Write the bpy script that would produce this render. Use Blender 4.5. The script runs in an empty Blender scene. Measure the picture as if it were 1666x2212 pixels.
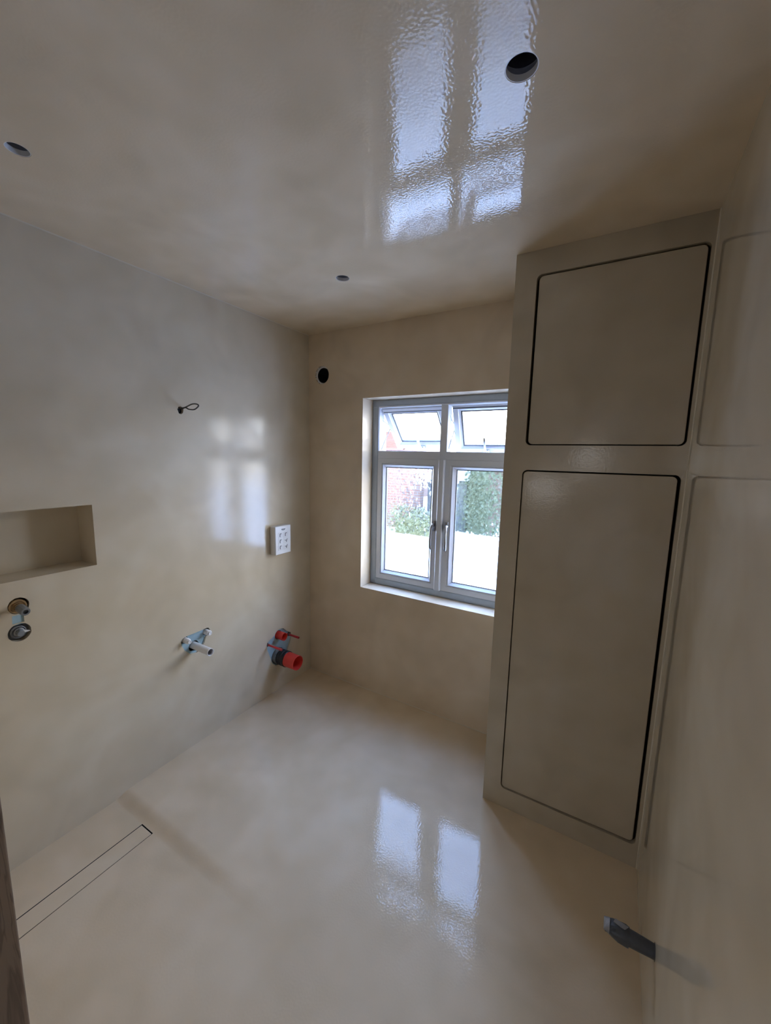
import bpy, bmesh, math, random
from mathutils import Matrix, Vector, Euler

random.seed(7)
SC = bpy.context.scene
COL = SC.collection

# ---------------------------------------------------------------- camera
cam_data = bpy.data.cameras.new('camera')
cam = bpy.data.objects.new('camera', cam_data)
COL.objects.link(cam)
cam_data.sensor_fit = 'HORIZONTAL'
cam_data.sensor_width = 36.0
cam_data.lens = 36.0 * 854.818 / 1666.0
cam_data.clip_start = 0.01
cam.matrix_world = (Matrix.Translation((1.8951, -2.1435, 1.6108))
                    @ Matrix.Rotation(math.radians(30.5143), 4, 'Z')
                    @ Matrix.Rotation(math.radians(81.8514), 4, 'X')
                    @ Matrix.Rotation(math.radians(1.2338), 4, 'Z'))
SC.camera = cam

# ---------------------------------------------------------------- sky, exposure
SKY = 12.3
world = bpy.data.worlds.new('sky')
SC.world = world
world.use_nodes = True
wn = world.node_tree.nodes
wl = world.node_tree.links
wn.clear()
w_out = wn.new('ShaderNodeOutputWorld')
w_bg = wn.new('ShaderNodeBackground')
# hazy white at the horizon, bluer overhead
w_tc = wn.new('ShaderNodeTexCoord')
w_sep = wn.new('ShaderNodeSeparateXYZ')
w_ramp = wn.new('ShaderNodeValToRGB')
wl.new(w_tc.outputs['Generated'], w_sep.inputs[0])
wl.new(w_sep.outputs['Z'], w_ramp.inputs['Fac'])
we = w_ramp.color_ramp.elements
we[0].position, we[1].position = 0.0, 1.0
we[0].color = (0.84, 0.83, 0.82, 1)
we[1].color = (0.50, 0.90, 2.00, 1)
wk = we.new(0.28)
wk.color = (1.15, 1.26, 1.44, 1)
wk = we.new(0.58)
wk.color = (0.80, 1.16, 2.00, 1)
wl.new(w_ramp.outputs['Color'], w_bg.inputs['Color'])
w_bg.inputs['Strength'].default_value = SKY
wl.new(w_bg.outputs[0], w_out.inputs[0])
world.cycles.sampling_method = 'MANUAL'
world.cycles.sample_map_resolution = 256

vs = SC.view_settings
vs.view_transform = 'Standard'
vs.look = 'None'
vs.gamma = 1.0
vs.exposure = 0.0
vs.use_curve_mapping = False
SC.cycles.use_denoising = True
SC.cycles.denoiser = 'OPENIMAGEDENOISE'
SC.cycles.use_adaptive_sampling = True
SC.cycles.adaptive_threshold = 0.2
SC.cycles.adaptive_min_samples = 20
SC.cycles.use_guiding = True
SC.cycles.guiding_training_samples = 32
SC.cycles.max_bounces = 8
SC.cycles.diffuse_bounces = 5
SC.cycles.glossy_bounces = 4
SC.cycles.transmission_bounces = 6
SC.cycles.transparent_max_bounces = 16
SC.cycles.caustics_reflective = False
SC.cycles.caustics_refractive = True


def portal(name, loc, rot, sx, sy):
    """sampling guide of the sky light in a window opening; gives off no light itself"""
    l = bpy.data.lights.new(name, 'AREA')
    l.shape = 'RECTANGLE'
    l.size, l.size_y = sx, sy
    l.cycles.is_portal = True
    o = bpy.data.objects.new(name, l)
    COL.objects.link(o)
    o.location = loc
    o.rotation_euler = rot
    return o


portal('sky_portal', (0.957, 0.305, 1.345), (math.radians(-90), 0, 0), 1.02, 1.25)


# ================================================================ helpers
def link(o, parent=None):
    COL.objects.link(o)
    if parent is not None:
        o.parent = parent
    return o


def tag(o, label=None, cat=None, group=None, kind=None):
    if label:
        o['label'] = label
    if cat:
        o['category'] = cat
    if group:
        o['group'] = group
    if kind:
        o['kind'] = kind
    return o


def empty(name, loc=(0, 0, 0), parent=None):
    o = bpy.data.objects.new(name, None)
    o.location = loc
    o.empty_display_size = 0.05
    return link(o, parent)


def mesh(name, verts, faces, mat, parent=None, smooth=False, angle=None):
    me = bpy.data.meshes.new(name)
    me.from_pydata([tuple(v) for v in verts], [], faces)
    me.update()
    bm = bmesh.new()
    bm.from_mesh(me)
    bmesh.ops.recalc_face_normals(bm, faces=bm.faces)
    bm.to_mesh(me)
    bm.free()
    if mat:
        me.materials.append(mat)
    if smooth:
        me.shade_smooth()
        if angle:
            me.set_sharp_from_angle(angle=math.radians(angle))
    return link(bpy.data.objects.new(name, me), parent)


def pane_quad(x0, x1, z0, z1, y, parent):
    me = bpy.data.meshes.new('pane')
    me.from_pydata([(x0, y, z0), (x1, y, z0), (x1, y, z1), (x0, y, z1)], [], [(0, 1, 2, 3)])
    me.materials.append(M['glass'])
    return link(bpy.data.objects.new('pane', me), parent)


class MB:
    """collects shapes for ONE mesh object"""
    def __init__(self):
        self.v, self.f = [], []

    def add(self, verts, faces):
        n = len(self.v)
        self.v += [tuple(v) for v in verts]
        self.f += [[i + n for i in f] for f in faces]
        return self

    def box(self, a, b):
        (x0, y0, z0), (x1, y1, z1) = a, b
        v = [(x0, y0, z0), (x1, y0, z0), (x1, y1, z0), (x0, y1, z0),
             (x0, y0, z1), (x1, y0, z1), (x1, y1, z1), (x0, y1, z1)]
        return self.add(v, [(0, 3, 2, 1), (4, 5, 6, 7), (0, 1, 5, 4), (1, 2, 6, 5), (2, 3, 7, 6), (3, 0, 4, 7)])

    def lathe(self, base, axis, prof, n=32, squash=None):
        """prof: list of (distance along axis, radius); radius 0 closes"""
        a = Vector(axis).normalized()
        u = a.orthogonal().normalized()
        w = a.cross(u)
        b = Vector(base)
        rings = []
        for s, r in prof:
            if r <= 1e-9:
                self.v.append(tuple(b + a * s))
                rings.append([len(self.v) - 1])
            else:
                st = len(self.v)
                for k in range(n):
                    t = 2 * math.pi * k / n
                    self.v.append(tuple(b + a * s + (u * math.cos(t) + w * math.sin(t)) * r))
                rings.append(list(range(st, st + n)))
        for A, B in zip(rings, rings[1:]):
            if len(A) == 1 and len(B) == 1:
                continue
            for k in range(n):
                k2 = (k + 1) % n
                if len(A) == 1:
                    self.f.append([A[0], B[k], B[k2]])
                elif len(B) == 1:
                    self.f.append([A[k], B[0], A[k2]])
                else:
                    self.f.append([A[k], B[k], B[k2], A[k2]])
        return self

    def tube(self, pts, r, n=10, closed=False):
        pts = [Vector(p) for p in pts]
        rad = r if isinstance(r, (list, tuple)) else [r] * len(pts)
        rings = []
        prev = None
        for i, p in enumerate(pts):
            d = (pts[min(i + 1, len(pts) - 1)] - pts[max(i - 1, 0)]).normalized()
            if prev is None:
                u = d.orthogonal().normalized()
            else:
                u = (prev - d * prev.dot(d)).normalized()
            prev = u
            w = d.cross(u)
            st = len(self.v)
            for k in range(n):
                t = 2 * math.pi * k / n
                self.v.append(tuple(p + (u * math.cos(t) + w * math.sin(t)) * rad[i]))
            rings.append(list(range(st, st + n)))
        for A, B in zip(rings, rings[1:]):
            for k in range(n):
                k2 = (k + 1) % n
                self.f.append([A[k], B[k], B[k2], A[k2]])
        self.f.append(list(reversed(rings[0])))
        self.f.append(rings[-1])
        return self

    def mitred(self, x0, x1, z0, z1, prof):
        """a picture-frame loop; prof: closed list of (inset, y)"""
        st = len(self.v)
        for i, d in prof:
            self.v += [(x0 + i, d, z0 + i), (x1 - i, d, z0 + i), (x1 - i, d, z1 - i), (x0 + i, d, z1 - i)]
        m = len(prof)
        for a in range(m):
            b = (a + 1) % m
            for k in range(4):
                k2 = (k + 1) % 4
                self.f.append([st + a * 4 + k, st + a * 4 + k2, st + b * 4 + k2, st + b * 4 + k])
        return self

    def build(self, name, mat, parent=None, smooth=False, angle=None):
        return mesh(name, self.v, self.f, mat, parent, smooth, angle)


def bevel(o, w, seg=2, angle=40):
    m = o.modifiers.new('bevel', 'BEVEL')
    m.width = w
    m.segments = seg
    m.limit_method = 'ANGLE'
    m.angle_limit = math.radians(angle)
    o.data.shade_smooth()
    o.data.set_sharp_from_angle(angle=math.radians(35))
    return o


def circle(cu, cv, r, n=40, jitter=0.0):
    return [(cu + math.cos(2 * math.pi * k / n) * r * (1 + random.uniform(-jitter, jitter)),
             cv + math.sin(2 * math.pi * k / n) * r * (1 + random.uniform(-jitter, jitter))) for k in range(n)]


def rrect(u0, u1, v0, v1, r, n=8):
    out = []
    for cu, cv, a in ((u1 - r, v1 - r, 0), (u0 + r, v1 - r, 90), (u0 + r, v0 + r, 180), (u1 - r, v0 + r, 270)):
        for k in range(n + 1):
            t = math.radians(a + 90 * k / n)
            out.append((cu + r * math.cos(t), cv + r * math.sin(t)))
    return out


def rect(u0, u1, v0, v1):
    return [(u0, v0), (u1, v0), (u1, v1), (u0, v1)]


def fill2d(outer, holes):
    """triangulated polygon with holes -> (2d verts, tris)"""
    bm = bmesh.new()
    edges = []
    for loop in [outer] + holes:
        vs_ = [bm.verts.new((u, v, 0)) for u, v in loop]
        for a, b in zip(vs_, vs_[1:] + vs_[:1]):
            edges.append(bm.edges.new((a, b)))
    bmesh.ops.triangle_fill(bm, edges=edges, use_beauty=True, use_dissolve=False, normal=(0, 0, 1))
    bm.verts.index_update()
    V = [(v.co.x, v.co.y) for v in bm.verts]
    F = [[v.index for v in f.verts] for f in bm.faces]
    bm.free()
    return V, F


def shell(name, outer, to3, thick, mat, recess=(), through=(), parent=None, back=True):
    """a solid wall: face with holes at depth 0, hole sides, outer sides, back face.
    recess: [(loop, depth of its plain sides, capped)]   through: [loop]"""
    mb = MB()
    V, F = fill2d(outer, [r[0] for r in recess] + list(through))
    mb.add([to3(u, v, 0) for u, v in V], F)

    def sides(loop, d0, d1):
        n = len(loop)
        mb.add([to3(u, v, d0) for u, v in loop] + [to3(u, v, d1) for u, v in loop],
               [[k, (k + 1) % n, n + (k + 1) % n, n + k] for k in range(n)])
    for loop, d, cap in recess:
        sides(loop, 0, d)
        if cap:
            V, F = fill2d(loop, [])
            mb.add([to3(u, v, d) for u, v in V], F)
    for loop in through:
        sides(loop, 0, thick)
    sides(outer, 0, thick)
    if back:
        V, F = fill2d(outer, list(through))
        mb.add([to3(u, v, thick) for u, v in V], F)
    me = bpy.data.meshes.new(name)
    me.from_pydata(mb.v, [], mb.f)
    me.update()
    me.materials.append(mat)
    return link(bpy.data.objects.new(name, me), parent)


def smooth_path(pts, sub=6):
    P = [Vector(p) for p in pts]
    P = [P[0] * 2 - P[1]] + P + [P[-1] * 2 - P[-2]]
    out = []
    for i in range(1, len(P) - 2):
        a, b, c, d = P[i - 1:i + 3]
        for k in range(sub):
            t = k / sub
            out.append(0.5 * ((2 * b) + (c - a) * t + (2 * a - 5 * b + 4 * c - d) * t * t + (3 * b - a - 3 * c + d) * t ** 3))
    out.append(P[-2])
    return out


# ================================================================ materials
def new_mat(name):
    m = bpy.data.materials.new(name)
    m.use_nodes = True
    nt = m.node_tree
    return m, nt, nt.nodes['Principled BSDF']


def plain(name, col, rough=0.5, metal=0.0, spec=0.5, bump=0.0, bscale=200.0, var=0.0, vscale=20.0):
    m, nt, p = new_mat(name)
    p.inputs['Roughness'].default_value = rough
    p.inputs['Metallic'].default_value = metal
    p.inputs['Specular IOR Level'].default_value = spec
    tc = nt.nodes.new('ShaderNodeTexCoord')
    nz = nt.nodes.new('ShaderNodeTexNoise')
    nz.inputs['Scale'].default_value = vscale
    nz.inputs['Detail'].default_value = 3
    nt.links.new(tc.outputs['Object'], nz.inputs['Vector'])
    mx = nt.nodes.new('ShaderNodeMix')
    mx.data_type = 'RGBA'
    v = max(var, 0.02)
    mx.inputs['A'].default_value = tuple(c * (1 - v) for c in col) + (1,)
    mx.inputs['B'].default_value = tuple(min(1, c * (1 + v)) for c in col) + (1,)
    nt.links.new(nz.outputs['Fac'], mx.inputs['Factor'])
    nt.links.new(mx.outputs['Result'], p.inputs['Base Color'])
    if bump:
        n2 = nt.nodes.new('ShaderNodeTexNoise')
        n2.inputs['Scale'].default_value = bscale
        n2.inputs['Detail'].default_value = 2
        nt.links.new(tc.outputs['Object'], n2.inputs['Vector'])
        b = nt.nodes.new('ShaderNodeBump')
        b.inputs['Strength'].default_value = bump
        b.inputs['Distance'].default_value = 0.002
        nt.links.new(n2.outputs['Fac'], b.inputs['Height'])
        nt.links.new(b.outputs['Normal'], p.inputs['Normal'])
    return m


def plaster(name, rough=0.15, peel=0.12, wave=0.25, tint=(1, 1, 1), rvar=0.06, ior=1.38, relief=True):
    """polished micro-cement: soft trowel mottling, sealed gloss with orange peel"""
    m, nt, p = new_mat(name)
    N, L = nt.nodes, nt.links
    tc = N.new('ShaderNodeTexCoord')
    n1 = N.new('ShaderNodeTexNoise')
    n1.inputs['Scale'].default_value = 2.6
    n1.inputs['Detail'].default_value = 2
    n1.inputs['Roughness'].default_value = 0.55
    n1.inputs['Distortion'].default_value = 0.9
    L.new(tc.outputs['Object'], n1.inputs['Vector'])
    n2 = N.new('ShaderNodeTexNoise')
    n2.inputs['Scale'].default_value = 7.0
    n2.inputs['Detail'].default_value = 1
    L.new(tc.outputs['Object'], n2.inputs['Vector'])
    r1 = N.new('ShaderNodeValToRGB')
    c0 = (0.585, 0.505, 0.385)
    c1 = (0.640, 0.555, 0.425)
    c2 = (0.675, 0.600, 0.475)
    e = r1.color_ramp.elements
    e[0].position, e[1].position = 0.30, 0.72
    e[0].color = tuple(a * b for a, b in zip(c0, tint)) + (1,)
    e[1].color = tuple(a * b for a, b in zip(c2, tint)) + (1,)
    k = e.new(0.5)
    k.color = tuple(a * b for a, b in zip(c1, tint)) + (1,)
    L.new(n1.outputs['Fac'], r1.inputs['Fac'])
    r2 = N.new('ShaderNodeValToRGB')
    e = r2.color_ramp.elements
    e[0].position, e[1].position = 0.35, 0.7
    e[0].color = (0.97, 0.965, 0.95, 1)
    e[1].color = (1.03, 1.03, 1.04, 1)
    L.new(n2.outputs['Fac'], r2.inputs['Fac'])
    mx = N.new('ShaderNodeMix')
    mx.data_type = 'RGBA'
    mx.blend_type = 'MULTIPLY'
    mx.inputs['Factor'].default_value = 1.0
    L.new(r1.outputs['Color'], mx.inputs['A'])
    L.new(r2.outputs['Color'], mx.inputs['B'])
    L.new(mx.outputs['Result'], p.inputs['Base Color'])
    mr = N.new('ShaderNodeMapRange')
    mr.inputs['To Min'].default_value = max(0.02, rough - rvar)
    mr.inputs['To Max'].default_value = rough + rvar
    L.new(n2.outputs['Fac'], mr.inputs['Value'])
    L.new(mr.outputs['Result'], p.inputs['Roughness'])
    p.inputs['IOR'].default_value = ior
    if not relief:
        return m
    # relief: slow trowel waves, then fine orange peel
    n3 = N.new('ShaderNodeTexNoise')
    n3.inputs['Scale'].default_value = 5.0
    n3.inputs['Detail'].default_value = 0
    L.new(tc.outputs['Object'], n3.inputs['Vector'])
    b1 = N.new('ShaderNodeBump')
    b1.inputs['Strength'].default_value = wave
    b1.inputs['Distance'].default_value = 0.004
    L.new(n3.outputs['Fac'], b1.inputs['Height'])
    n4 = N.new('ShaderNodeTexNoise')
    n4.inputs['Scale'].default_value = 150.0
    n4.inputs['Detail'].default_value = 0
    L.new(tc.outputs['Object'], n4.inputs['Vector'])
    b2 = N.new('ShaderNodeBump')
    b2.inputs['Strength'].default_value = peel
    b2.inputs['Distance'].default_value = 0.0006
    L.new(n4.outputs['Fac'], b2.inputs['Height'])
    L.new(b1.outputs['Normal'], b2.inputs['Normal'])
    L.new(b2.outputs['Normal'], p.inputs['Normal'])
    return m


def wood(name, dark, light):
    m, nt, p = new_mat(name)
    N, L = nt.nodes, nt.links
    tc = N.new('ShaderNodeTexCoord')
    mp = N.new('ShaderNodeMapping')
    mp.inputs['Scale'].default_value = (14, 14, 1.2)
    L.new(tc.outputs['Object'], mp.inputs['Vector'])
    w = N.new('ShaderNodeTexNoise')
    w.inputs['Scale'].default_value = 3.0
    w.inputs['Detail'].default_value = 4
    w.inputs['Distortion'].default_value = 1.2
    L.new(mp.outputs['Vector'], w.inputs['Vector'])
    ma = N.new('ShaderNodeMath')
    ma.operation = 'MULTIPLY'
    ma.inputs[1].default_value = 9.0
    L.new(w.outputs['Fac'], ma.inputs[0])
    fr = N.new('ShaderNodeMath')
    fr.operation = 'PINGPONG'
    fr.inputs[1].default_value = 1.0
    L.new(ma.outputs[0], fr.inputs[0])
    r = N.new('ShaderNodeValToRGB')
    r.color_ramp.elements[0].color = dark + (1,)
    r.color_ramp.elements[1].color = light + (1,)
    r.color_ramp.elements[0].position = 0.02
    r.color_ramp.elements[1].position = 0.35
    L.new(fr.outputs[0], r.inputs['Fac'])
    L.new(r.outputs['Color'], p.inputs['Base Color'])
    p.inputs['Roughness'].default_value = 0.55
    return m


def pattern_glass(name):
    """obscure glass: small upright pressed facets, each bending the view its own way"""
    m = bpy.data.materials.new(name)
    m.use_nodes = True
    nt = m.node_tree
    N, L = nt.nodes, nt.links
    N.clear()
    out = N.new('ShaderNodeOutputMaterial')
    tc = N.new('ShaderNodeTexCoord')
    mp = N.new('ShaderNodeMapping')
    mp.inputs['Scale'].default_value = (95, 95, 62)
    L.new(tc.outputs['Object'], mp.inputs['Vector'])
    vo = N.new('ShaderNodeTexVoronoi')
    vo.distance = 'CHEBYCHEV'
    vo.inputs['Scale'].default_value = 1.0
    vo.inputs['Randomness'].default_value = 0.9
    L.new(mp.outputs['Vector'], vo.inputs['Vector'])
    sb = N.new('ShaderNodeVectorMath')
    sb.operation = 'SUBTRACT'
    sb.inputs[1].default_value = (0.5, 0.5, 0.5)
    L.new(vo.outputs['Color'], sb.inputs[0])
    sc = N.new('ShaderNodeVectorMath')
    sc.operation = 'MULTIPLY'
    sc.inputs[1].default_value = (0.6, 0.0, 0.6)
    L.new(sb.outputs[0], sc.inputs[0])
    ge = N.new('ShaderNodeNewGeometry')
    ad = N.new('ShaderNodeVectorMath')
    ad.operation = 'ADD'
    L.new(ge.outputs['Normal'], ad.inputs[0])
    L.new(sc.outputs[0], ad.inputs[1])
    no = N.new('ShaderNodeVectorMath')
    no.operation = 'NORMALIZE'
    L.new(ad.outputs[0], no.inputs[0])
    rf = N.new('ShaderNodeBsdfRefraction')
    rf.inputs['IOR'].default_value = 1.13
    rf.inputs['Roughness'].default_value = 0.10
    rf.inputs['Color'].default_value = (0.96, 0.97, 0.97, 1)
    L.new(no.outputs[0], rf.inputs['Normal'])
    tr = N.new('ShaderNodeBsdfTransparent')
    tr.inputs['Color'].default_value = (0.96, 0.97, 0.97, 1)
    gl = N.new('ShaderNodeBsdfGlossy')
    gl.inputs['Roughness'].default_value = 0.1
    L.new(no.outputs[0], gl.inputs['Normal'])
    m1 = N.new('ShaderNodeMixShader')
    m1.inputs[0].default_value = 0.5
    L.new(tr.outputs[0], m1.inputs[1])
    L.new(rf.outputs[0], m1.inputs[2])
    m2 = N.new('ShaderNodeMixShader')
    m2.inputs[0].default_value = 0.04
    L.new(m1.outputs[0], m2.inputs[1])
    L.new(gl.outputs[0], m2.inputs[2])
    L.new(m2.outputs[0], out.inputs[0])
    return m


def brick(name, c1, c2, mortar, scale=1.0, bw=0.225, bh=0.075):
    m, nt, p = new_mat(name)
    N, L = nt.nodes, nt.links
    tc = N.new('ShaderNodeTexCoord')
    mp = N.new('ShaderNodeMapping')
    mp.inputs['Rotation'].default_value = (math.radians(90), 0, 0)
    L.new(tc.outputs['Object'], mp.inputs['Vector'])
    b = N.new('ShaderNodeTexBrick')
    b.inputs['Color1'].default_value = c1 + (1,)
    b.inputs['Color2'].default_value = c2 + (1,)
    b.inputs['Mortar'].default_value = mortar + (1,)
    b.inputs['Scale'].default_value = scale
    b.inputs['Brick Width'].default_value = bw
    b.inputs['Row Height'].default_value = bh
    b.inputs['Mortar Size'].default_value = 0.012
    L.new(mp.outputs['Vector'], b.inputs['Vector'])
    L.new(b.outputs['Color'], p.inputs['Base Color'])
    p.inputs['Roughness'].default_value = 0.85
    return m


def tinted_glass(name, c):
    m = bpy.data.materials.new(name)
    m.use_nodes = True
    nt = m.node_tree
    nt.nodes.clear()
    out = nt.nodes.new('ShaderNodeOutputMaterial')
    t = nt.nodes.new('ShaderNodeBsdfTransparent')
    t.inputs['Color'].default_value = c + (1,)
    nt.links.new(t.outputs[0], out.inputs[0])
    return m


M = {
    'tinted': tinted_glass('dimming_hall_glass', (0.62, 0.62, 0.62)),  # clear grey tint, added to cut the daylight from the hall openings
    'wall_l': plaster('plaster_left', 0.16, 0.10, 0.30, tint=(0.99, 0.99, 0.98), ior=1.45),
    'wall': plaster('plaster_wall', 0.20, 0.12, 0.22, tint=(1.05, 0.99, 0.94)),
    'wall_r': plaster('plaster_right', 0.02, 0.004, 0.004, tint=(1.0, 1.0, 1.02), rvar=0.005, ior=1.65, relief=False),
    'ceil': plaster('plaster_ceiling', 0.04, 0.30, 0.30, tint=(1.10, 1.03, 0.94), rvar=0.02, ior=1.30),
    'floor': plaster('plaster_floor', 0.04, 0.28, 0.30, tint=(1.06, 0.98, 0.89), rvar=0.02, ior=1.265),
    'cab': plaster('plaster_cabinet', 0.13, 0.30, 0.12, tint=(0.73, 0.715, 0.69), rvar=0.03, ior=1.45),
    'bead': plain('sealant', (0.62, 0.55, 0.43), 0.5),
    'dark': plain('cavity_dark', (0.015, 0.015, 0.016), 0.8),
    'black': plain('black_rubber', (0.012, 0.012, 0.014), 0.38),
    'void': plain('void_grey', (0.30, 0.31, 0.36), 0.7),
    'board': plain('blue_tanking', (0.33, 0.47, 0.54), 0.55, var=0.08, vscale=60),
    'upvc': plain('white_upvc', (0.63, 0.65, 0.69), 0.28),
    'gasket': plain('grey_gasket', (0.10, 0.11, 0.12), 0.6),
    'tape': plain('masking_film', (0.36, 0.41, 0.47), 0.28, bump=0.5, bscale=28, var=0.12, vscale=14),
    'chrome': plain('satin_chrome', (0.62, 0.63, 0.65), 0.25, metal=1.0),
    'steel': plain('dull_steel', (0.33, 0.33, 0.34), 0.4, metal=0.9),
    'zinc': plain('grey_fitting', (0.22, 0.23, 0.245), 0.42, metal=0.4, var=0.15, vscale=90),
    'brass': plain('brass', (0.46, 0.31, 0.16), 0.42, metal=0.75, var=0.2, vscale=80),
    'pvc': plain('white_plastic', (0.80, 0.79, 0.79), 0.4),
    'pvc_in': plain('pipe_bore', (0.35, 0.34, 0.36), 0.6),
    'red': plain('red_plastic', (0.72, 0.055, 0.04), 0.45, bump=0.05, var=0.06),
    'redrod': plain('red_sleeve', (0.62, 0.05, 0.055), 0.4),
    'greyring': plain('grey_plastic', (0.22, 0.235, 0.25), 0.4),
    'panel': plain('panel_white', (0.84, 0.85, 0.87), 0.35),
    'panel_side': plain('panel_side_white', (0.72, 0.70, 0.68), 0.45),
    'button': plain('button_white', (0.78, 0.79, 0.81), 0.4),
    'ink': plain('icon_ink', (0.13, 0.14, 0.16), 0.5),
    'cable': plain('grey_cable', (0.10, 0.095, 0.085), 0.5),
    'ducttape': plain('duct_tape', (0.055, 0.058, 0.066), 0.45, bump=0.9, bscale=60, var=0.3, vscale=70),
    'ducttape2': plain('duct_tape_worn', (0.26, 0.25, 0.25), 0.5, bump=0.8, bscale=70, var=0.25, vscale=80),
    'wood': wood('door_wood', (0.17, 0.12, 0.085), (0.27, 0.20, 0.145)),
    'paint': plain('hall_paint', (0.72, 0.70, 0.67), 0.7),
    'hallfloor': wood('hall_boards', (0.20, 0.14, 0.09), (0.36, 0.26, 0.18)),
    'glass': pattern_glass('pattern_glass'),
    'outer': plain('render_outside', (0.72, 0.70, 0.66), 0.85),
    'patio': plain('pale_paving', (0.72, 0.71, 0.69), 0.8, var=0.08, vscale=2),
    'path': plain('grey_gravel', (0.30, 0.30, 0.31), 0.9, var=0.25, vscale=25),
    'brick_o': brick('orange_brick', (0.145, 0.065, 0.036), (0.115, 0.050, 0.030), (0.12, 0.11, 0.10)),
    'brick_p': brick('pink_brick', (0.14, 0.060, 0.050), (0.11, 0.048, 0.040), (0.12, 0.11, 0.10)),
    'tile': plain('red_roof_tile', (0.185, 0.085, 0.062), 0.7, var=0.15, vscale=8),
    'leaf': plain('hedge_leaf', (0.058, 0.074, 0.038), 0.6, var=0.4, vscale=9),
    'leaf2': plain('yellow_leaf', (0.105, 0.110, 0.045), 0.6, var=0.3, vscale=9),
    'shed': plain('grey_shed', (0.046, 0.053, 0.056), 0.7, var=0.1),
    'pane_far': plain('far_window_glass', (0.10, 0.13, 0.17), 0.1),
}

H, W = 2.40, 2.0917
XC, YC = 1.4668, -0.4438            # cabinet edge and face
YF0, YF1 = -2.012, -2.15            # wall with the doorway
DX0, DX1, DZ = 1.28, 2.05, 2.06     # doorway

# ================================================================ the room
# ---- floor, with a shallow fall into the shower and the slot of the channel drain
DR = (0.2255, 0.3080, -1.985, -1.358)


def sstep(t):
    t = max(0.0, min(1.0, t))
    return t * t * (3 - 2 * t)


def floor_z(x, y):
    return -0.0160 * sstep((-1.295 - y) / 0.068) * (1 - sstep((x - 0.25) / 0.95))


xs = sorted(set([0.0, 0.05, 0.12, 0.17, DR[0], 0.2667, DR[1], W] + [0.36 + 0.06 * k for k in range(29) if 0.36 + 0.06 * k < W]))
ys = sorted(set([YF1, -2.0, DR[2], DR[3], 0.0] + [-1.95 + 0.075 * k for k in range(7)]
                + [-1.41, -1.385] + [-1.37 + 0.0075 * k for k in range(13)] + [-1.24, -1.1, -0.9, -0.6, -0.3]))
fv, ff = [], []
for yy in ys:
    for xx in xs:
        fv.append((xx, yy, floor_z(xx, yy)))
nx = len(xs)
for j in range(len(ys) - 1):
    for i in range(nx - 1):
        cx_, cy_ = (xs[i] + xs[i + 1]) / 2, (ys[j] + ys[j + 1]) / 2
        if DR[0] < cx_ < DR[1] and DR[2] < cy_ < DR[3]:
            continue
        ff.append([j * nx + i, j * nx + i + 1, (j + 1) * nx + i + 1, (j + 1) * nx + i])
fme = bpy.data.meshes.new('floor')
fme.from_pydata(fv, [], ff)
fme.materials.append(M['floor'])
fme.shade_smooth()
floor = link(bpy.data.objects.new('floor', fme))
tag(floor, 'glossy beige microcement floor reflecting the window', 'floor', kind='structure')
mb = MB()
mb.box((-0.3, YF1, -0.25), (W + 0.3, 0.30, -0.12))
mb.build('floor_base', M['dark'], floor)

# ---- left wall
STUB = [(-0.9757, 0.6421), (-0.8769, 0.6427), (-0.8560, 0.6445), (-0.8394, 0.6405), (-0.8310, 0.6265), (-0.8340, 0.6090),
        (-0.8569, 0.5960), (-0.8671, 0.5659), (-0.8950, 0.5380), (-0.9159, 0.5270), (-0.9507, 0.5330), (-0.9843, 0.5680),
        (-1.0008, 0.6046), (-1.0021, 0.6236), (-0.9945, 0.6359)]
WCP = [(-0.4213, 0.3740), (-0.4250, 0.3600), (-0.4196, 0.3236), (-0.3985, 0.2660), (-0.3785, 0.2100), (-0.3500, 0.1850), (-0.3130, 0.1750),
       (-0.2800, 0.1850), (-0.2500, 0.2300), (-0.2115, 0.2980), (-0.1980, 0.3324), (-0.2050, 0.3660), (-0.2199, 0.3752),
       (-0.2480, 0.3950), (-0.2750, 0.4220), (-0.2980, 0.4300), (-0.3376, 0.4239), (-0.3600, 0.4000)]
VALVE = (circle(-1.620, 1.0235, 0.0315, 28, 0.02))
VALVE2 = (circle(-1.6255, 0.9205, 0.0345, 32, 0.02))
VMID = [(-1.6432, 0.9575), (-1.6085, 0.9575), (-1.6081, 0.9895), (-1.6419, 0.9895)]
NICHE = rect(-1.99, -1.3537, 1.1201, 1.3795)
CABH = [(-0.956, 1.812), (-0.950, 1.824), (-0.939, 1.828), (-0.928, 1.824), (-0.924, 1.812), (-0.928, 1.797), (-0.938, 1.790), (-0.949, 1.793)]
wall_left = shell('wall_left', [(YF1, -0.12), (0.0, -0.12), (0.0, H), (YF1, H)], lambda u, v, d: (-d, u, v), 0.30, M['wall_l'],
                  recess=[(STUB, 0.012, False), (WCP, 0.012, False), (VALVE, 0.03, False), (VALVE2, 0.03, False), (VMID, 0.006, False),
                          (NICHE, 0.14, True), (CABH, 0.03, False)])
tag(wall_left, 'long beige microcement wall with the niche and pipe openings', 'wall', kind='structure')

# ---- window wall
WX0, WX1, WZ0, WZ1 = 0.4477, 1.4665, 0.7250, 1.9660
FAN = circle(0.1150, 2.1335, 0.0585, 36, 0.012)
wall_back = shell('wall_back', rect(-0.30, W + 0.30, -0.25, H + 0.2), lambda u, v, d: (u, d, v), 0.30, M['wall'],
                  recess=[(FAN, 0.02, False)], through=[rect(WX0, WX1, WZ0, WZ1)])
tag(wall_back, 'beige microcement wall around the window and the fan hole', 'wall', kind='structure')

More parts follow.
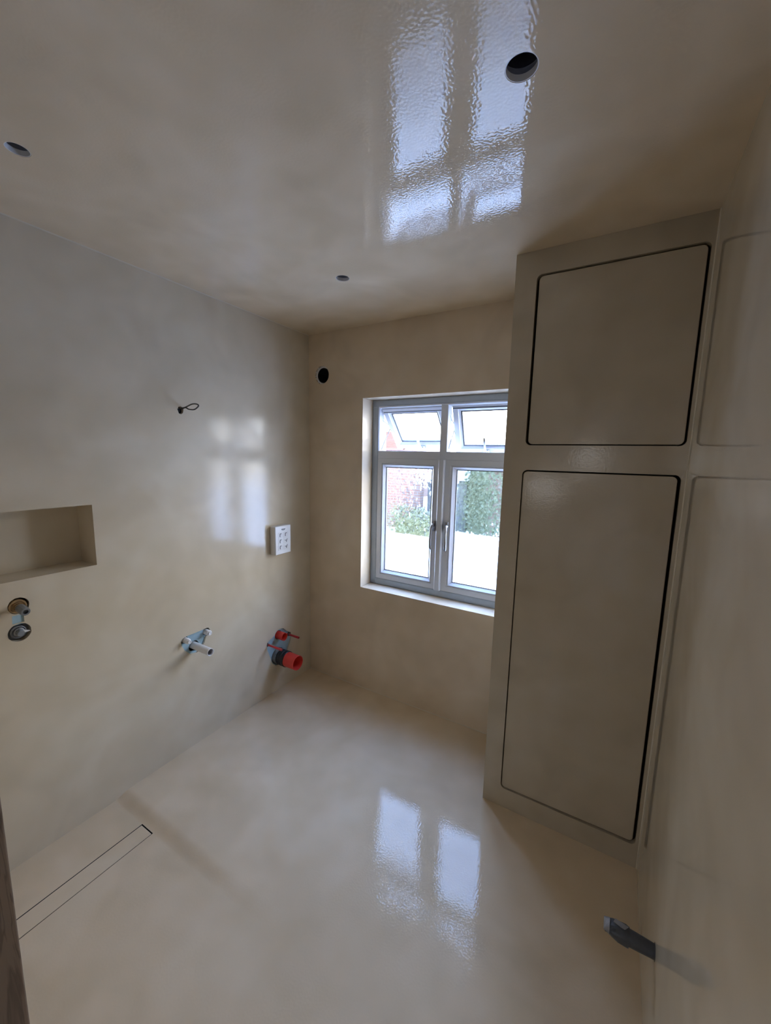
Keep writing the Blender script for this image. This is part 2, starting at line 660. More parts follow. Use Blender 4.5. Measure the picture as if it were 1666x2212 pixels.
# ---- right wall
PH = circle(-0.985, 0.290, 0.021, 20)
wall_right = shell('wall_right', rect(YF1, 0.0, -0.12, H), lambda u, v, d: (W + d, u, v), 0.30, M['wall_r'], recess=[(PH, 0.02, False)])
tag(wall_right, 'glossy beige microcement wall mirroring the cabinet doors', 'wall', kind='structure')

# ---- front wall with the doorway the picture is taken from
wall_front = shell('wall_front', [(-0.3, -0.12), (DX0 - 0.03, -0.12), (DX0 - 0.03, DZ + 0.03), (DX1 + 0.03, DZ + 0.03), (DX1 + 0.03, -0.12),
                                  (W + 0.3, -0.12), (W + 0.3, H), (-0.3, H)],
                   lambda u, v, d: (u, YF0 - d, v), 0.138, M['wall'])
tag(wall_front, 'beige wall with the doorway behind the viewer', 'wall', kind='structure')

# ---- ceiling with three downlight holes
LIGHTS = [(1.6459, -1.2110, 0.0335, 'large round empty downlight hole in the ceiling beside the window reflection'),
          (0.4265, -1.6345, 0.0275, 'small round empty downlight hole in the ceiling at the far left'),
          (0.7310, -0.5955, 0.0320, 'small round empty downlight hole in the ceiling near the window wall corner')]
ceiling = shell('ceiling', rect(-0.30, W + 0.30, YF1, 0.0), lambda u, v, d: (u, v, H + d), 0.20, M['ceil'],
                recess=[(circle(x, y, r, 40), 0.004, False) for x, y, r, _ in LIGHTS])
tag(ceiling, 'glossy beige ceiling reflecting the window', 'ceiling', kind='structure')
for x, y, r, lab in LIGHTS:
    root = empty('downlight_hole', (x, y, H))
    tag(root, lab, 'downlight hole', 'empty downlight holes in the ceiling')
    mb = MB()
    mb.lathe((0, 0, 0.0008), (0, 0, 1), [(0, r - 0.0022), (0, r), (0.0135, r), (0.0135, r - 0.0022), (0, r - 0.0022)], 40)
    mb.build('board_edge', M['panel_side'], root, True, 40)
    mb = MB()
    mb.lathe((0, 0, 0.0145), (0, 0, 1), [(0, r + 0.004), (0.016, r + 0.004), (0.017, r + 0.05), (0.12, r + 0.05), (0.12, 0)], 40)
    mb.build('ceiling_void', M['void'], root, True, 30)
    mb = MB()
    mb.box((-0.06, 0.012, 0.055), (0.06, 0.032, 0.085))
    mb.build('batten', M['greyring'], root)

# ---- sealant lines in the corners
bead_specs = [
    ('trim_1', [(0, YF0, H), (0, 0, H)], ((1, 0, 0), (0, 0, -1)), 'thin plaster fillet between left wall and ceiling'),
    ('trim_2', [(0, 0, 0), (XC, 0, 0)], ((0, -1, 0), (0, 0, 1)), 'thin plaster fillet between window wall and floor'),
    ('trim_3', [(W, YC, 0), (W, YC, H)], ((-1, 0, 0), (0, -1, 0)), 'thin upright fillet between cabinet and right wall'),
]
for nm, (p0, p1), (a, b), lab in bead_specs:
    v = []
    r = 0.0035
    for p in (p0, p1):
        P = Vector(p)
        A, B = Vector(a), Vector(b)
        P = P + (A + B) * 0.0003
        v += [P, P + A * r, P + (A + B) * r * 0.32, P + B * r]
    o = mesh(nm, v, [(0, 1, 5, 4), (1, 2, 6, 5), (2, 3, 7, 6), (3, 0, 4, 7), (0, 3, 2, 1), (4, 5, 6, 7)], M['bead'])
    tag(o, lab, 'fillet', kind='structure')

# ---- doorway: wooden lining
door = empty('door_1', (DX0, YF0, 0))
tag(door, 'brown wooden door lining at the lower left edge', 'door frame', kind='structure')
for nm, a, b in (('jamb', (DX0 - 0.03, -2.165, 0), (DX0, -2.010, DZ)), ('jamb', (DX1, -2.165, 0), (DX1 + 0.03, -2.010, DZ)),
                 ('head', (DX0 - 0.03, -2.165, DZ), (DX1 + 0.03, -2.010, DZ + 0.03))):
    o = MB().box(a, b).build(nm, M['wood'], None)
    o.parent = door
    o.matrix_parent_inverse = Matrix.Translation((-DX0, -YF0, 0))
    bevel(o, 0.002, 2)

# ---- hallway behind the viewer with two small stair windows
hy = -4.40
hall = shell('wall_hallway', rect(0.45, 2.65, -0.05, 2.45), lambda u, v, d: (u, hy - d, v), 0.15, M['paint'],
             through=[rect(1.36, 1.70, 1.48, 1.76), rect(0.80, 1.28, 1.06, 1.36)])
tag(hall, 'painted hallway end wall with two small openings behind the viewer', 'wall', kind='structure')
for nm, a, b, mat_, lab, cat in (
        ('wall_hallway_left', (0.40, hy, -0.05), (0.45, YF1 - 0.002, 2.45), 'paint', 'painted hallway wall on the left behind the viewer', 'wall'),
        ('wall_hallway_right', (2.65, hy, -0.05), (2.70, YF1 - 0.002, 2.45), 'paint', 'painted hallway wall on the right behind the viewer', 'wall'),
        ('ceiling_hallway', (0.40, hy, 2.40), (2.70, YF1 - 0.002, 2.45), 'paint', 'painted hallway ceiling behind the viewer', 'ceiling'),
        ('floor_hallway', (0.40, hy, -0.05), (2.70, YF1 - 0.002, 0.0), 'hallfloor', 'wooden hallway floor behind the viewer', 'floor')):
    tag(MB().box(a, b).build(nm, M[mat_]), lab, cat, kind='structure')
for (x0, x1, z0, z1) in ((1.36, 1.70, 1.48, 1.76), (0.80, 1.28, 1.06, 1.36)):
    o = MB().box((x0, hy - 0.10, z0), (x1, hy - 0.095, z1)).build('pane', M['tinted'], hall)  # unseen pane added to dim the hall light
portal('sky_portal', (1.53, hy - 0.155, 1.62), (math.radians(90), 0, 0), 0.34, 0.28)
portal('sky_portal', (1.04, hy - 0.155, 1.21), (math.radians(90), 0, 0), 0.48, 0.30)

# ================================================================ window
win = empty('window_1', (0, 0, 0))
tag(win, 'white framed window with two obscure casements below two open top vents', 'window', kind='structure')
CX = 0.957
fr = MB()
fr.mitred(WX0, WX1, WZ0, WZ1, [(0, 0.12), (0.046, 0.12), (0.052, 0.128), (0.052, 0.185), (0, 0.185)])
fr.box((CX - 0.023, 0.120, WZ0 + 0.05), (CX + 0.023, 0.185, WZ1 - 0.045))
fr.box((WX0 + 0.045, 0.1205, 1.586), (WX1 - 0.045, 0.1845, 1.640))
frame = fr.build('frame', M['upvc'], win)
bevel(frame, 0.003, 2)
# cover strip of the mullion, standing proud between the casements
ms = MB()
ms.add([(CX - 0.020, 0.120, 0.772), (CX - 0.020, 0.104, 0.772), (CX - 0.014, 0.098, 0.772), (CX + 0.014, 0.098, 0.772), (CX + 0.020, 0.104, 0.772), (CX + 0.020, 0.120, 0.772),
        (CX - 0.020, 0.120, 1.590), (CX - 0.020, 0.104, 1.590), (CX - 0.014, 0.098, 1.590), (CX + 0.014, 0.098, 1.590), (CX + 0.020, 0.104, 1.590), (CX + 0.020, 0.120, 1.590)],
       [(0, 1, 7, 6), (1, 2, 8, 7), (2, 3, 9, 8), (3, 4, 10, 9), (4, 5, 11, 10), (5, 4, 3, 2, 1, 0), (6, 7, 8, 9, 10, 11)])
ms.build('mullion_cover', M['upvc'], win)


def casement(x0, x1, gx0, gx1, hx, side):
    z0, z1, gz0, gz1 = 0.766, 1.592, 0.8290, 1.5340
    mb = MB()
    # outer ring and bead: unequal stiles, so ring by ring
    def ring(a, b, y, da):
        return [(x0 + (gx0 - x0) * da, y, z0 + (gz0 - z0) * da), (x1 + (gx1 - x1) * da, y, z0 + (gz0 - z0) * da),
                (x1 + (gx1 - x1) * da, y, z1 + (gz1 - z1) * da), (x0 + (gx0 - x0) * da, y, z1 + (gz1 - z1) * da)]
    prof = [(0.0, 0.160), (0.0, 0.122), (0.04, 0.118), (0.58, 0.118), (0.62, 0.124), (0.70, 0.124), (0.74, 0.120), (1.0, 0.140), (1.0, 0.160)]
    V, F = [], []
    for d, y in prof:
        V += ring(0, 0, y, d)
    m = len(prof)
    for a in range(m):
        b = (a + 1) % m
        for k in range(4):
            k2 = (k + 1) % 4
            F.append([a * 4 + k, a * 4 + k2, b * 4 + k2, b * 4 + k])
    mb.add(V, F)
    sash = mb.build('casement', M['upvc'], win)
    g = MB().mitred(gx0 - 0.002, gx1 + 0.002, gz0 - 0.002, gz1 + 0.002, [(0, 0.1395), (0.006, 0.1395), (0.006, 0.147), (0, 0.147)])
    g.build('gasket', M['gasket'], sash)
    pane_quad(gx0, gx1, gz0, gz1, 0.1445, sash)
    # lever handle: oval rose, neck, tapering lever hanging down
    h = MB()
    h.box((hx - 0.009, 0.105, 1.148), (hx + 0.009, 0.119, 1.212))
    h.lathe((hx, 0.118, 1.186), (0, -1, 0), [(0, 0.011), (0.026, 0.010), (0.034, 0.006), (0.034, 0)], 16)
    h.tube([(hx, 0.092, 1.190), (hx - 0.004 * side, 0.084, 1.172), (hx - 0.006 * side, 0.080, 1.130), (hx - 0.007 * side, 0.079, 1.085),
            (hx - 0.006 * side, 0.081, 1.046), (hx - 0.004 * side, 0.084, 1.036)], [0.008, 0.0085, 0.0070, 0.0085, 0.0095, 0.004], 12)
    o = h.build('handle', M['steel'], sash, True, 45)
    return sash


casement(0.492, CX - 0.010, 0.5490, 0.8830, 0.918, 1)
casement(CX + 0.010, 1.422, 1.0430, 1.3650, 0.998 + 0.006, -1)


def vent(x0, x1, ytop, ztop, ang, hgt, hx):
    """top-hung sash pushed open; local z runs up the sash"""
    s = MB()
    prof = [(0, 0.0), (0.004, -0.003), (0.034, -0.003), (0.036, 0.003), (0.048, 0.014), (0.048, 0.045), (0.012, 0.045), (0.012, 0.03), (0, 0.03)]
    s.mitred(x0, x1, -hgt, 0, prof)
    sash = s.build('vent_sash', M['upvc'], win)
    sash.location = (0, ytop, ztop)
    sash.rotation_euler = (math.radians(ang), 0, 0)
    MB().mitred(x0 + 0.0475, x1 - 0.0475, -hgt + 0.0475, -0.0475, [(0, 0.013), (0.007, 0.013), (0.007, 0.022), (0, 0.022)]).build('gasket', M['gasket'], sash)
    pane_quad(x0 + 0.048, x1 - 0.048, -hgt + 0.048, -0.048, 0.018, sash)
    t = MB().box((x0 + 0.004, -0.004, -0.030), (x1 - 0.004, -0.001, -0.024)).build('gasket', M['gasket'], sash)
    h = MB()
    h.box((hx - 0.018, -0.014, -hgt + 0.010), (hx + 0.018, -0.002, -hgt + 0.030))
    h.tube([(hx, -0.012, -hgt + 0.022), (hx, -0.032, -hgt + 0.030), (hx, -0.040, -hgt + 0.062), (hx, -0.044, -hgt + 0.105), (hx, -0.043, -hgt + 0.118)],
           [0.007, 0.008, 0.0065, 0.008, 0.004], 12)
    h.build('handle', M['chrome'], sash, True, 45)
    return sash


vent(0.506, 0.930, 0.140, 1.912, 42.0, 0.335, 0.715)
vent(0.986, 1.412, 0.160, 1.926, 20.0, 0.315, 1.185)


def stay(x, ytop, ztop, ang, hgt):
    """scissor friction stay between jamb and open sash: two crossing flat arms"""
    a = math.radians(ang)
    def sp(t, off=0.012):
        return (x, ytop + math.sin(a) * t * hgt + math.cos(a) * off, ztop - math.cos(a) * t * hgt + math.sin(a) * off)
    s = MB()
    s.tube([(x - 0.004, 0.150, ztop - 0.300 + 0.035), sp(0.50)], 0.0035, 6)
    s.tube([(x - 0.007, 0.150, ztop - 0.05 - 0.02), sp(0.42)], 0.0035, 6)
    s.tube([(x - 0.009, 0.150, 1.655), (x - 0.009, 0.150, 1.92)], 0.004, 6)
    s.build('friction_stay', M['steel'], win)


stay(0.503, 0.140, 1.912, 42.0, 0.335)
stay(0.985, 0.160, 1.926, 20.0, 0.315)
# protective film stuck around the frame: creased strips


def film(x0, x1, z0, z1, horiz, seed):
    rnd = random.Random(seed)
    n, m = 36, 5
    V, F = [], []
    crease = [rnd.uniform(0, 1) for _ in range(7)]
    for i in range(n + 1):
        for j in range(m + 1):
            u, v = i / n, j / m
            d = 0.0012
            for c in crease:
                d += 0.0035 * math.exp(-((u - c + 0.10 * (v - 0.5)) / 0.018) ** 2) * (1 - abs(2 * v - 0.9) * 0.6) * (0.4 + 0.6 * rnd.random())
            x = x0 + (x1 - x0) * (u if horiz else v)
            z = z0 + (z1 - z0) * (v if horiz else u)
            V.append((x, 0.1195 - max(d, 0.0008), z))
    for i in range(n):
        for j in range(m):
            a = i * (m + 1) + j
            F.append([a, a + 1, a + m + 2, a + m + 1])
    o = mesh('masking_film', V, F, M['tape'], win, True)
    s = o.modifiers.new('thick', 'SOLIDIFY')
    s.thickness = 0.0004
    o['label'] = 'creased blue-grey protective film'
    return o


film(WX0 + 0.001, WX0 + 0.047, WZ0 + 0.001, WZ1 - 0.02, False, 1)
film(WX0 + 0.040, WX1 - 0.002, WZ0 + 0.001, WZ0 + 0.046, True, 2)
film(WX0 + 0.002, WX1 - 0.002, WZ1 - 0.040, WZ1 - 0.001, True, 3)

# ================================================================ built-in cabinet
cab = empty('built_in_cabinet', (XC, YC, 0))
tag(cab, 'tall built-in cabinet in beige plaster finish with two flush rounded doors', 'cabinet')


def cab_part(o):
    o.parent = cab
    o.matrix_parent_inverse = Matrix.Translation((-XC, -YC, 0))
    return o


D1 = (1.5490, 2.0790, 1.6640, 2.3110)
D2 = (1.5450, 2.0770, 0.0960, 1.5640)
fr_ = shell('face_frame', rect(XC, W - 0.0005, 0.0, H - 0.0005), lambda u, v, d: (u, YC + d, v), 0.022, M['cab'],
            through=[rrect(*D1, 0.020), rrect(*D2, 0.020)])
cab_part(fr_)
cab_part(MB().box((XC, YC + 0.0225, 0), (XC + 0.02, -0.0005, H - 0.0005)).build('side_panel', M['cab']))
cab_part(MB().box((XC + 0.0205, -0.012, 0.002), (W - 0.001, -0.001, H - 0.001)).build('back_panel', M['dark']))


def cab_door(rc, gap, tilt, tiltx, name='door'):
    u0, u1, v0, v1 = rc
    gl, gr, gb, gt = gap
    w, h = (u1 - gr) - (u0 + gl), (v1 - gt) - (v0 + gb)
    th = 0.020
    loop = rrect(0, w, 0, h, 0.017)
    # pillowed edge: outline slightly inset at the very front
    V, F = [], []
    inset = rrect(0.0018, w - 0.0018, 0.0018, h - 0.0018, 0.0155)
    n = len(loop)
    V += [(a, 0.0, b) for a, b in inset] + [(a, 0.0018, b) for a, b in loop] + [(a, th, b) for a, b in loop]
    F.append(list(range(n)))
    for s in (0, n):
        for k in range(n):
            F.append([s + k, s + (k + 1) % n, s + n + (k + 1) % n, s + n + k])
    F.append(list(range(3 * n - 1, 2 * n - 1, -1)))
    o = mesh(name, V, F, M['cab'])
    o.parent = cab
    o.location = (u0 + gl - XC, 0.0022, v0 + gb)
    o.rotation_euler = (math.radians(tiltx), 0, math.radians(tilt))
    return o


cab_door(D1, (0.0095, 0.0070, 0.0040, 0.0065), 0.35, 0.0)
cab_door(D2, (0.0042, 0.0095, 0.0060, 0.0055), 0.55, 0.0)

# ================================================================ things on the left wall
# ---- control panel
bx0, bx1 = 0.0, 0.050
by0, by1, bz0, bz1 = -0.3790, -0.2440, 0.9620, 1.1470
panel = empty('control_panel', (0, (by0 + by1) / 2, bz0))
tag(panel, 'white wall remote control panel with six icon buttons beside the corner', 'remote control')


def pan(o):
    o.parent = panel
    o.matrix_parent_inverse = Matrix.Translation((0, -(by0 + by1) / 2, -bz0))
    return o


body = pan(MB().box((0.0008, by0, bz0), (0.040, by1, bz1)).build('housing', M['panel_side']))
bevel(body, 0.004, 3)
face = pan(MB().box((0.0402, by0, bz0), (0.050, by1, bz1)).build('face_plate', M['panel']))
bevel(face, 0.004, 3)
fw, fh = by1 - by0, bz1 - bz0


def fy(u):
    return by0 + fw * u


def fz(v):
    return bz1 - fh * v


icons = [['hook', 'hook'], ['hook', 'fan'], ['hook', 'fan']]
for r_ in range(3):
    for c_ in range(2):
        u0, u1 = (0.16, 0.47) if c_ == 0 else (0.51, 0.82)
        v0 = 0.225 + 0.215 * r_
        v1 = v0 + 0.195
        b = MB().box((0.0502, fy(u0), fz(v1)), (0.0516, fy(u1), fz(v0))).build('button', M['button'])
        b.parent = face
        bevel(b, 0.0006, 1)
        ic = MB()
        um, vm = (u0 + u1) / 2, (v0 + v1) / 2
        if icons[r_][c_] == 'hook':
            ic.tube([(0.0520, fy(um - 0.045), fz(vm + 0.055)), (0.0520, fy(um - 0.045), fz(vm - 0.03)), (0.0520, fy(um - 0.03), fz(vm - 0.05)),
                     (0.0520, fy(um + 0.045), fz(vm - 0.05))], 0.0022, 6)
        else:
            ic.tube([(0.0520, fy(um - 0.075), fz(vm - 0.02)), (0.0520, fy(um - 0.02), fz(vm + 0.0)), (0.0520, fy(um + 0.04), fz(vm - 0.01)),
                     (0.0520, fy(um + 0.085), fz(vm - 0.055))], 0.0018, 6)
            ic.tube([(0.0520, fy(um + 0.01), fz(vm + 0.06)), (0.0520, fy(um + 0.025), fz(vm + 0.02)), (0.0520, fy(um + 0.04), fz(vm - 0.01))], 0.0020, 6)
        o = ic.build('icon', M['ink'])
        o.parent = b
lg = MB()
lg.tube([(0.0505, fy(0.39), fz(0.118)), (0.0505, fy(0.50), fz(0.122)), (0.0505, fy(0.62), fz(0.118))], 0.0024, 6)
lg.tube([(0.0505, fy(0.42), fz(0.142)), (0.0505, fy(0.47), fz(0.156)), (0.0505, fy(0.53), fz(0.156)), (0.0505, fy(0.59), fz(0.142))], 0.0016, 6)
o = lg.build('logo', M['ink'])
o.parent = face


def at_wall(root):
    L_ = root.location.copy()

    def f(o):
        o.parent = root
        o.matrix_parent_inverse = Matrix.Translation(-L_)
        return o
    return f


def board(holes, poly, name='tanking_board', x=-0.010):
    """exposed blue board in a plaster cut-out, with round service holes"""
    grow = []
    cy = sum(p[0] for p in poly) / len(poly)
    cz = sum(p[1] for p in poly) / len(poly)
    for y, z in poly:
        d = Vector((y - cy, z - cz))
        d = d * (1 + 0.008 / max(d.length, 1e-6))
        grow.append((cy + d.x, cz + d.y))
    V, F = fill2d(grow, holes)
    mb = MB().add([(x, a, b) for a, b in V], F)
    for h in holes:
        n = len(h)
        mb.add([(x, a, b) for a, b in h] + [(x - 0.012, a, b) for a, b in h], [[k, (k + 1) % n, n + (k + 1) % n, n + k] for k in range(n)])
    me = bpy.data.meshes.new(name)
    me.from_pydata(mb.v, [], mb.f)
    me.materials.append(M['board'])
    return link(bpy.data.objects.new(name, me))


# ---- basin connections
pb = empty('basin_pipework', (0, -0.92, 0.60))
tag(pb, 'white waste pipe stub under two white threaded plugs on pale blue board', 'pipe fittings')
ap = at_wall(pb)
WY, WZ_ = -0.9245, 0.5700
ap(board([circle(-0.9780, 0.6215, 0.0215, 24), circle(-0.8510, 0.6210, 0.0205, 24), circle(-0.9245, 0.5660, 0.0300, 28)], STUB))
mb = MB()
mb.lathe((-0.05, WY, WZ_), (1, 0, 0), [(0, 0.0195), (0.181, 0.0195), (0.1815, 0.0190), (0.1815, 0.0175), (0.181, 0.0170), (0.02, 0.0170)], 32)
wp = ap(mb.build('waste_pipe', M['pvc'], None, True, 40))
mb = MB()
mb.lathe((-0.048, WY, WZ_), (1, 0, 0), [(0.05, 0), (0.05, 0.0165), (0.170, 0.0165)], 28)
o = mb.build('pipe_bore', M['pvc_in'], None, True, 40)
o.parent = wp
for yy, zz, ln in ((-0.9765, 0.6220, 0.038), (-0.8525, 0.6200, 0.033)):
    mb = MB()
    prof = [(-0.03, 0.0150), (0.003, 0.0150)]
    for k in range(4):
        s = 0.004 + k * 0.0055
        prof += [(s, 0.0128), (s + 0.0012, 0.0150), (s + 0.0035, 0.0150), (s + 0.0047, 0.0128)]
    prof += [(ln - 0.007, 0.0100), (ln, 0.0095), (ln, 0.0060), (ln - 0.003, 0.0050), (ln - 0.003, 0)]
    mb.lathe((0, yy, zz), (1, 0, 0), prof, 24)
    ap(mb.build('threaded_plug', M['pvc'], None, True, 35))

# ---- toilet connections
pw = empty('toilet_pipework', (0, -0.32, 0.30))
tag(pw, 'red capped toilet waste outlet with flush pipe cap and two red rods near corner', 'pipe fittings')
ap = at_wall(pw)
TY, TZ = -0.3200, 0.2400
ap(board([circle(TY, TZ, 0.0560, 32), circle(-0.3120, 0.3870, 0.0310, 28), circle(-0.4130, 0.3590, 0.0110, 16), circle(-0.2200, 0.3550, 0.0150, 16)], WCP))
mb = MB()
mb.lathe((-0.06, TY, TZ), (1, 0, 0), [(0, 0.0500), (0.078, 0.0500), (0.080, 0.0480), (0.080, 0.0440), (0.0, 0.0440)], 40)
ap(mb.build('outlet_collar', M['greyring'], None, True, 40))
mb = MB()
mb.lathe((0.019, TY, TZ), (1, 0, 0), [(0, 0.0440), (0, 0.0515), (0.012, 0.0520), (0.015, 0.0500), (0.019, 0.0500), (0.022, 0.0525), (0.036, 0.0525), (0.039, 0.0500),
                                      (0.046, 0.0500), (0.050, 0.0530), (0.062, 0.0530), (0.064, 0.0510), (0.064, 0.0440)], 44)
ap(mb.build('rubber_connector', M['black'], None, True, 35))
mb = MB()
mb.lathe((0.083, TY, TZ), (1, 0, 0), [(0, 0.0440), (0, 0.0485), (0.080, 0.0470), (0.088, 0.0480), (0.090, 0.0478), (0.090, 0.0455), (0.080, 0.0445), (0.010, 0.0445), (0.010, 0)], 44)
ap(mb.build('outlet_cap', M['red'], None, True, 40))
mb = MB()
mb.lathe((-0.03, -0.3120, 0.3870), (1, 0, 0), [(0, 0.0260), (0.075, 0.0268), (0.078, 0.0265), (0.078, 0.0245), (0.070, 0.0240), (0.03, 0.0240), (0.03, 0)], 36)
ap(mb.build('flush_cap', M['red'], None, True, 40))
for yy, zz, ln, r in ((-0.4130, 0.3585, 0.125, 0.0066), (-0.2200, 0.3545, 0.090, 0.0070)):
    mb = MB()
    mb.lathe((-0.03, yy, zz), (1, 0, 0), [(0, r * 0.9), (0.03, r * 0.92), (0.031, r), (0.03 + ln * 0.5, r), (0.03 + ln * 0.52, r * 1.12), (0.03 + ln, r * 1.12), (0.03 + ln, 0)], 16)
    rod = ap(mb.build('threaded_rod', M['redrod'], None, True, 40))
    mb = MB()
    mb.lathe((0.03 + ln - 0.0298 - 0.0, yy, zz), (1, 0, 0), [(0, 0), (0, r * 0.6), (0.0012, r * 0.6), (0.0012, 0)], 12)
    o = mb.build('rod_tip', M['black'])
    o.parent = rod
    mb = MB()
    mb.lathe((-0.004, yy, zz), (1, 0, 0), [(0, r), (0, r * 1.7), (0.008, r * 1.7), (0.008, r)], 6)
    ap(mb.build('rod_nut', M['steel']))

# ---- shower valve
pv = empty('shower_valve', (0, -1.622, 0.97))
tag(pv, 'brass and grey shower valve spindles in two round wall holes below the niche', 'valve')
ap = at_wall(pv)
mb = MB().add([(-0.0045, -1.6445, 0.950), (-0.0045, -1.6065, 0.950), (-0.0045, -1.6065, 0.998), (-0.0045, -1.6445, 0.998)], [(0, 1, 2, 3)])
mb.box((-0.02, -1.6445, 0.950), (-0.0046, -1.6065, 0.998))
ap(mb.build('tanking_board', M['board']))
UY, UZ = -1.6225, 1.0215
mb = MB()
mb.lathe((-0.02, UY, UZ), (1, 0, 0), [(0, 0), (0, 0.0270), (0.0200, 0.0270), (0.0225, 0.0255), (0.0225, 0.0215), (0.019, 0.0205), (0.019, 0.0165), (0.0240, 0.0155), (0.0240, 0.0125),
                                      (0.021, 0.0118), (0.028, 0.0110), (0.030, 0)], 36)
ap(mb.build('brass_body', M['brass'], None, True, 30))
mb = MB()
ax = Vector((1, 0.02, -0.10))
mb.lathe((0.006, UY + 0.001, UZ - 0.001), ax, [(0, 0.0085), (0.012, 0.0085), (0.014, 0.0160), (0.045, 0.0160), (0.050, 0.0150), (0.058, 0.0150), (0.060, 0.0135), (0.060, 0.0085), (0.050, 0.0080), (0.050, 0)], 10)
sp = ap(mb.build('spindle', M['zinc'], None, True, 30))
LY, LZ = -1.6255, 0.9200
mb = MB()
mb.lathe((-0.028, LY, LZ), (1, 0, 0), [(0, 0.0345), (0.004, 0.0345), (0.004, 0.0260), (0.018, 0.0250), (0.020, 0.0225), (0.0205, 0.0205), (0.017, 0.0195), (0.017, 0.0175), (0.024, 0.0165), (0.026, 0.0125), (0.026, 0)], 36)
ap(mb.build('cartridge', M['zinc'], None, True, 30))
mb = MB()
mb.lathe((-0.004, LY, LZ), (1, 0, -0.05), [(0, 0.0120), (0.016, 0.0115), (0.018, 0.0100), (0.018, 0)], 20)
ap(mb.build('spindle', M['greyring'], None, True, 40))
mb = MB()
mb.add([(0.004, LY + 0.010, LZ + 0.008), (0.004, LY + 0.010, LZ - 0.004), (0.006, LY + 0.030, LZ - 0.002),
        (-0.004, LY + 0.010, LZ + 0.008), (-0.004, LY + 0.010, LZ - 0.004), (-0.002, LY + 0.030, LZ - 0.002)],
       [(0, 1, 2), (3, 5, 4), (0, 2, 5, 3), (1, 4, 5, 2), (0, 3, 4, 1)])
ap(mb.build('pointer_tab', M['pvc']))

# ---- cable loop
pc = empty('cable_loop', (0, -0.94, 1.81))
tag(pc, 'grey electric cable loop poking out of a small hole high on the wall', 'cable')
ap = at_wall(pc)
PTS_CABLE = smooth_path([
    [0.0, -0.9346, 1.8191],
    [0.03, -0.9318, 1.8237],
    [0.065, -0.92, 1.8379],
    [0.09, -0.9123, 1.8377],
    [0.1, -0.9097, 1.8288],
    [0.08, -0.9191, 1.8121],
    [0.05, -0.9284, 1.8134],
    [0.03, -0.932, 1.8215],
    [-0.02, -0.9221, 1.8168],
])
ap(MB().tube(PTS_CABLE, 0.0033, 10).build('cable', M['cable'], None, True))
mb = MB()
mb.lathe((-0.028, -0.9405, 1.806), (1, 0, 0), [(0, 0), (0, 0.013), (0.016, 0.012), (0.018, 0.008), (0.018, 0)], 14)
ap(mb.build('back_box', M['dark'], None, True, 40))  # near-black colour stands in for the shade inside the cable hole

# ---- fan duct in the window wall
fan = empty('fan_duct', (0.115, 0, 2.1335))
tag(fan, 'round black extractor fan duct hole in the wall above the window corner', 'vent hole')
ap = at_wall(fan)
mb = MB()
mb.lathe((0.1205, 0.010, 2.1320), (0, 1, 0), [(0, 0.0470), (0.0, 0.0490), (0.20, 0.0490), (0.20, 0.0), (0.198, 0.0), (0.198, 0.0465), (0.004, 0.0465), (0.0, 0.0470)], 40)
ap(mb.build('duct', M['black'], None, True, 40))
V, F = fill2d(circle(0.115, 2.1335, 0.0600, 40), [circle(0.1205, 2.1320, 0.0492, 32, 0.015)])
ap(MB().add([(u, 0.0125, v) for u, v in V] , F).build('filler_ring', M['panel_side']))
for k in range(14):
    t = 2 * math.pi * (k / 14) + random.uniform(-0.1, 0.1)
    if not (math.radians(95) < t < math.radians(285)):
        continue
    c = (0.115 + math.cos(t) * 0.0572, 0.001, 2.1335 + math.sin(t) * 0.0572)
    ap(MB().lathe(c, (0, 1, 0), [(0, 0), (0.001, 0.004), (0.008, 0.005), (0.012, 0)], 7).build('plaster_crumb', M['panel_side']))

# ---- taped pipe end in the right wall
rp = empty('taped_pipe', (W, -0.985, 0.29))
tag(rp, 'dark pipe stub wrapped in grey duct tape sticking out of the right wall', 'pipe')
ap = at_wall(rp)


def flat_tube(stations, n=18, jit=0.0, seed=1):
    rnd = random.Random(seed)
    mb_ = MB()
    rings = []
    for (x, y, z, ry, rz) in stations:
        st = len(mb_.v)
        for k in range(n):
            t = 2 * math.pi * k / n
            j = 1 + rnd.uniform(-jit, jit)
            mb_.v.append((x, y + math.cos(t) * ry * j, z + math.sin(t) * rz * j))
        rings.append(list(range(st, st + n)))
    for A, B in zip(rings, rings[1:]):
        for k in range(n):
            k2 = (k + 1) % n
            mb_.f.append([A[k], B[k], B[k2], A[k2]])
    mb_.f.append(rings[0][::-1])
    mb_.f.append(rings[-1])
    return mb_


ap(flat_tube([(W + 0.02, -0.985, 0.290, 0.0175, 0.0175), (W - 0.002, -0.985, 0.290, 0.0175, 0.0175), (W - 0.03, -0.985, 0.2905, 0.0190, 0.0190),
              (W - 0.058, -0.985, 0.2915, 0.0205, 0.0205), (W - 0.066, -0.985, 0.2915, 0.0200, 0.0200)], 20, 0.03, 2).build('pipe_end', M['ducttape'], None, True, 60))
ap(flat_tube([(W - 0.060, -0.985, 0.2915, 0.0225, 0.0225), (W - 0.068, -0.985, 0.2920, 0.0235, 0.0240), (W - 0.085, -0.985, 0.2930, 0.0220, 0.0230),
              (W - 0.100, -0.985, 0.2940, 0.0215, 0.0180), (W - 0.112, -0.985, 0.2950, 0.0205, 0.0110), (W - 0.119, -0.985, 0.2955, 0.0195, 0.0060)],
             20, 0.10, 3).build('tape_wrap', M['ducttape'], None, True, 60))
ap(flat_tube([(W - 0.108, -0.985, 0.2958, 0.0210, 0.0150), (W - 0.116, -0.985, 0.2962, 0.0205, 0.0090), (W - 0.122, -0.985, 0.2966, 0.0190, 0.0040)],
             16, 0.04, 5).build('tape_tip', M['ducttape2'], None, True, 60))
mb = MB()
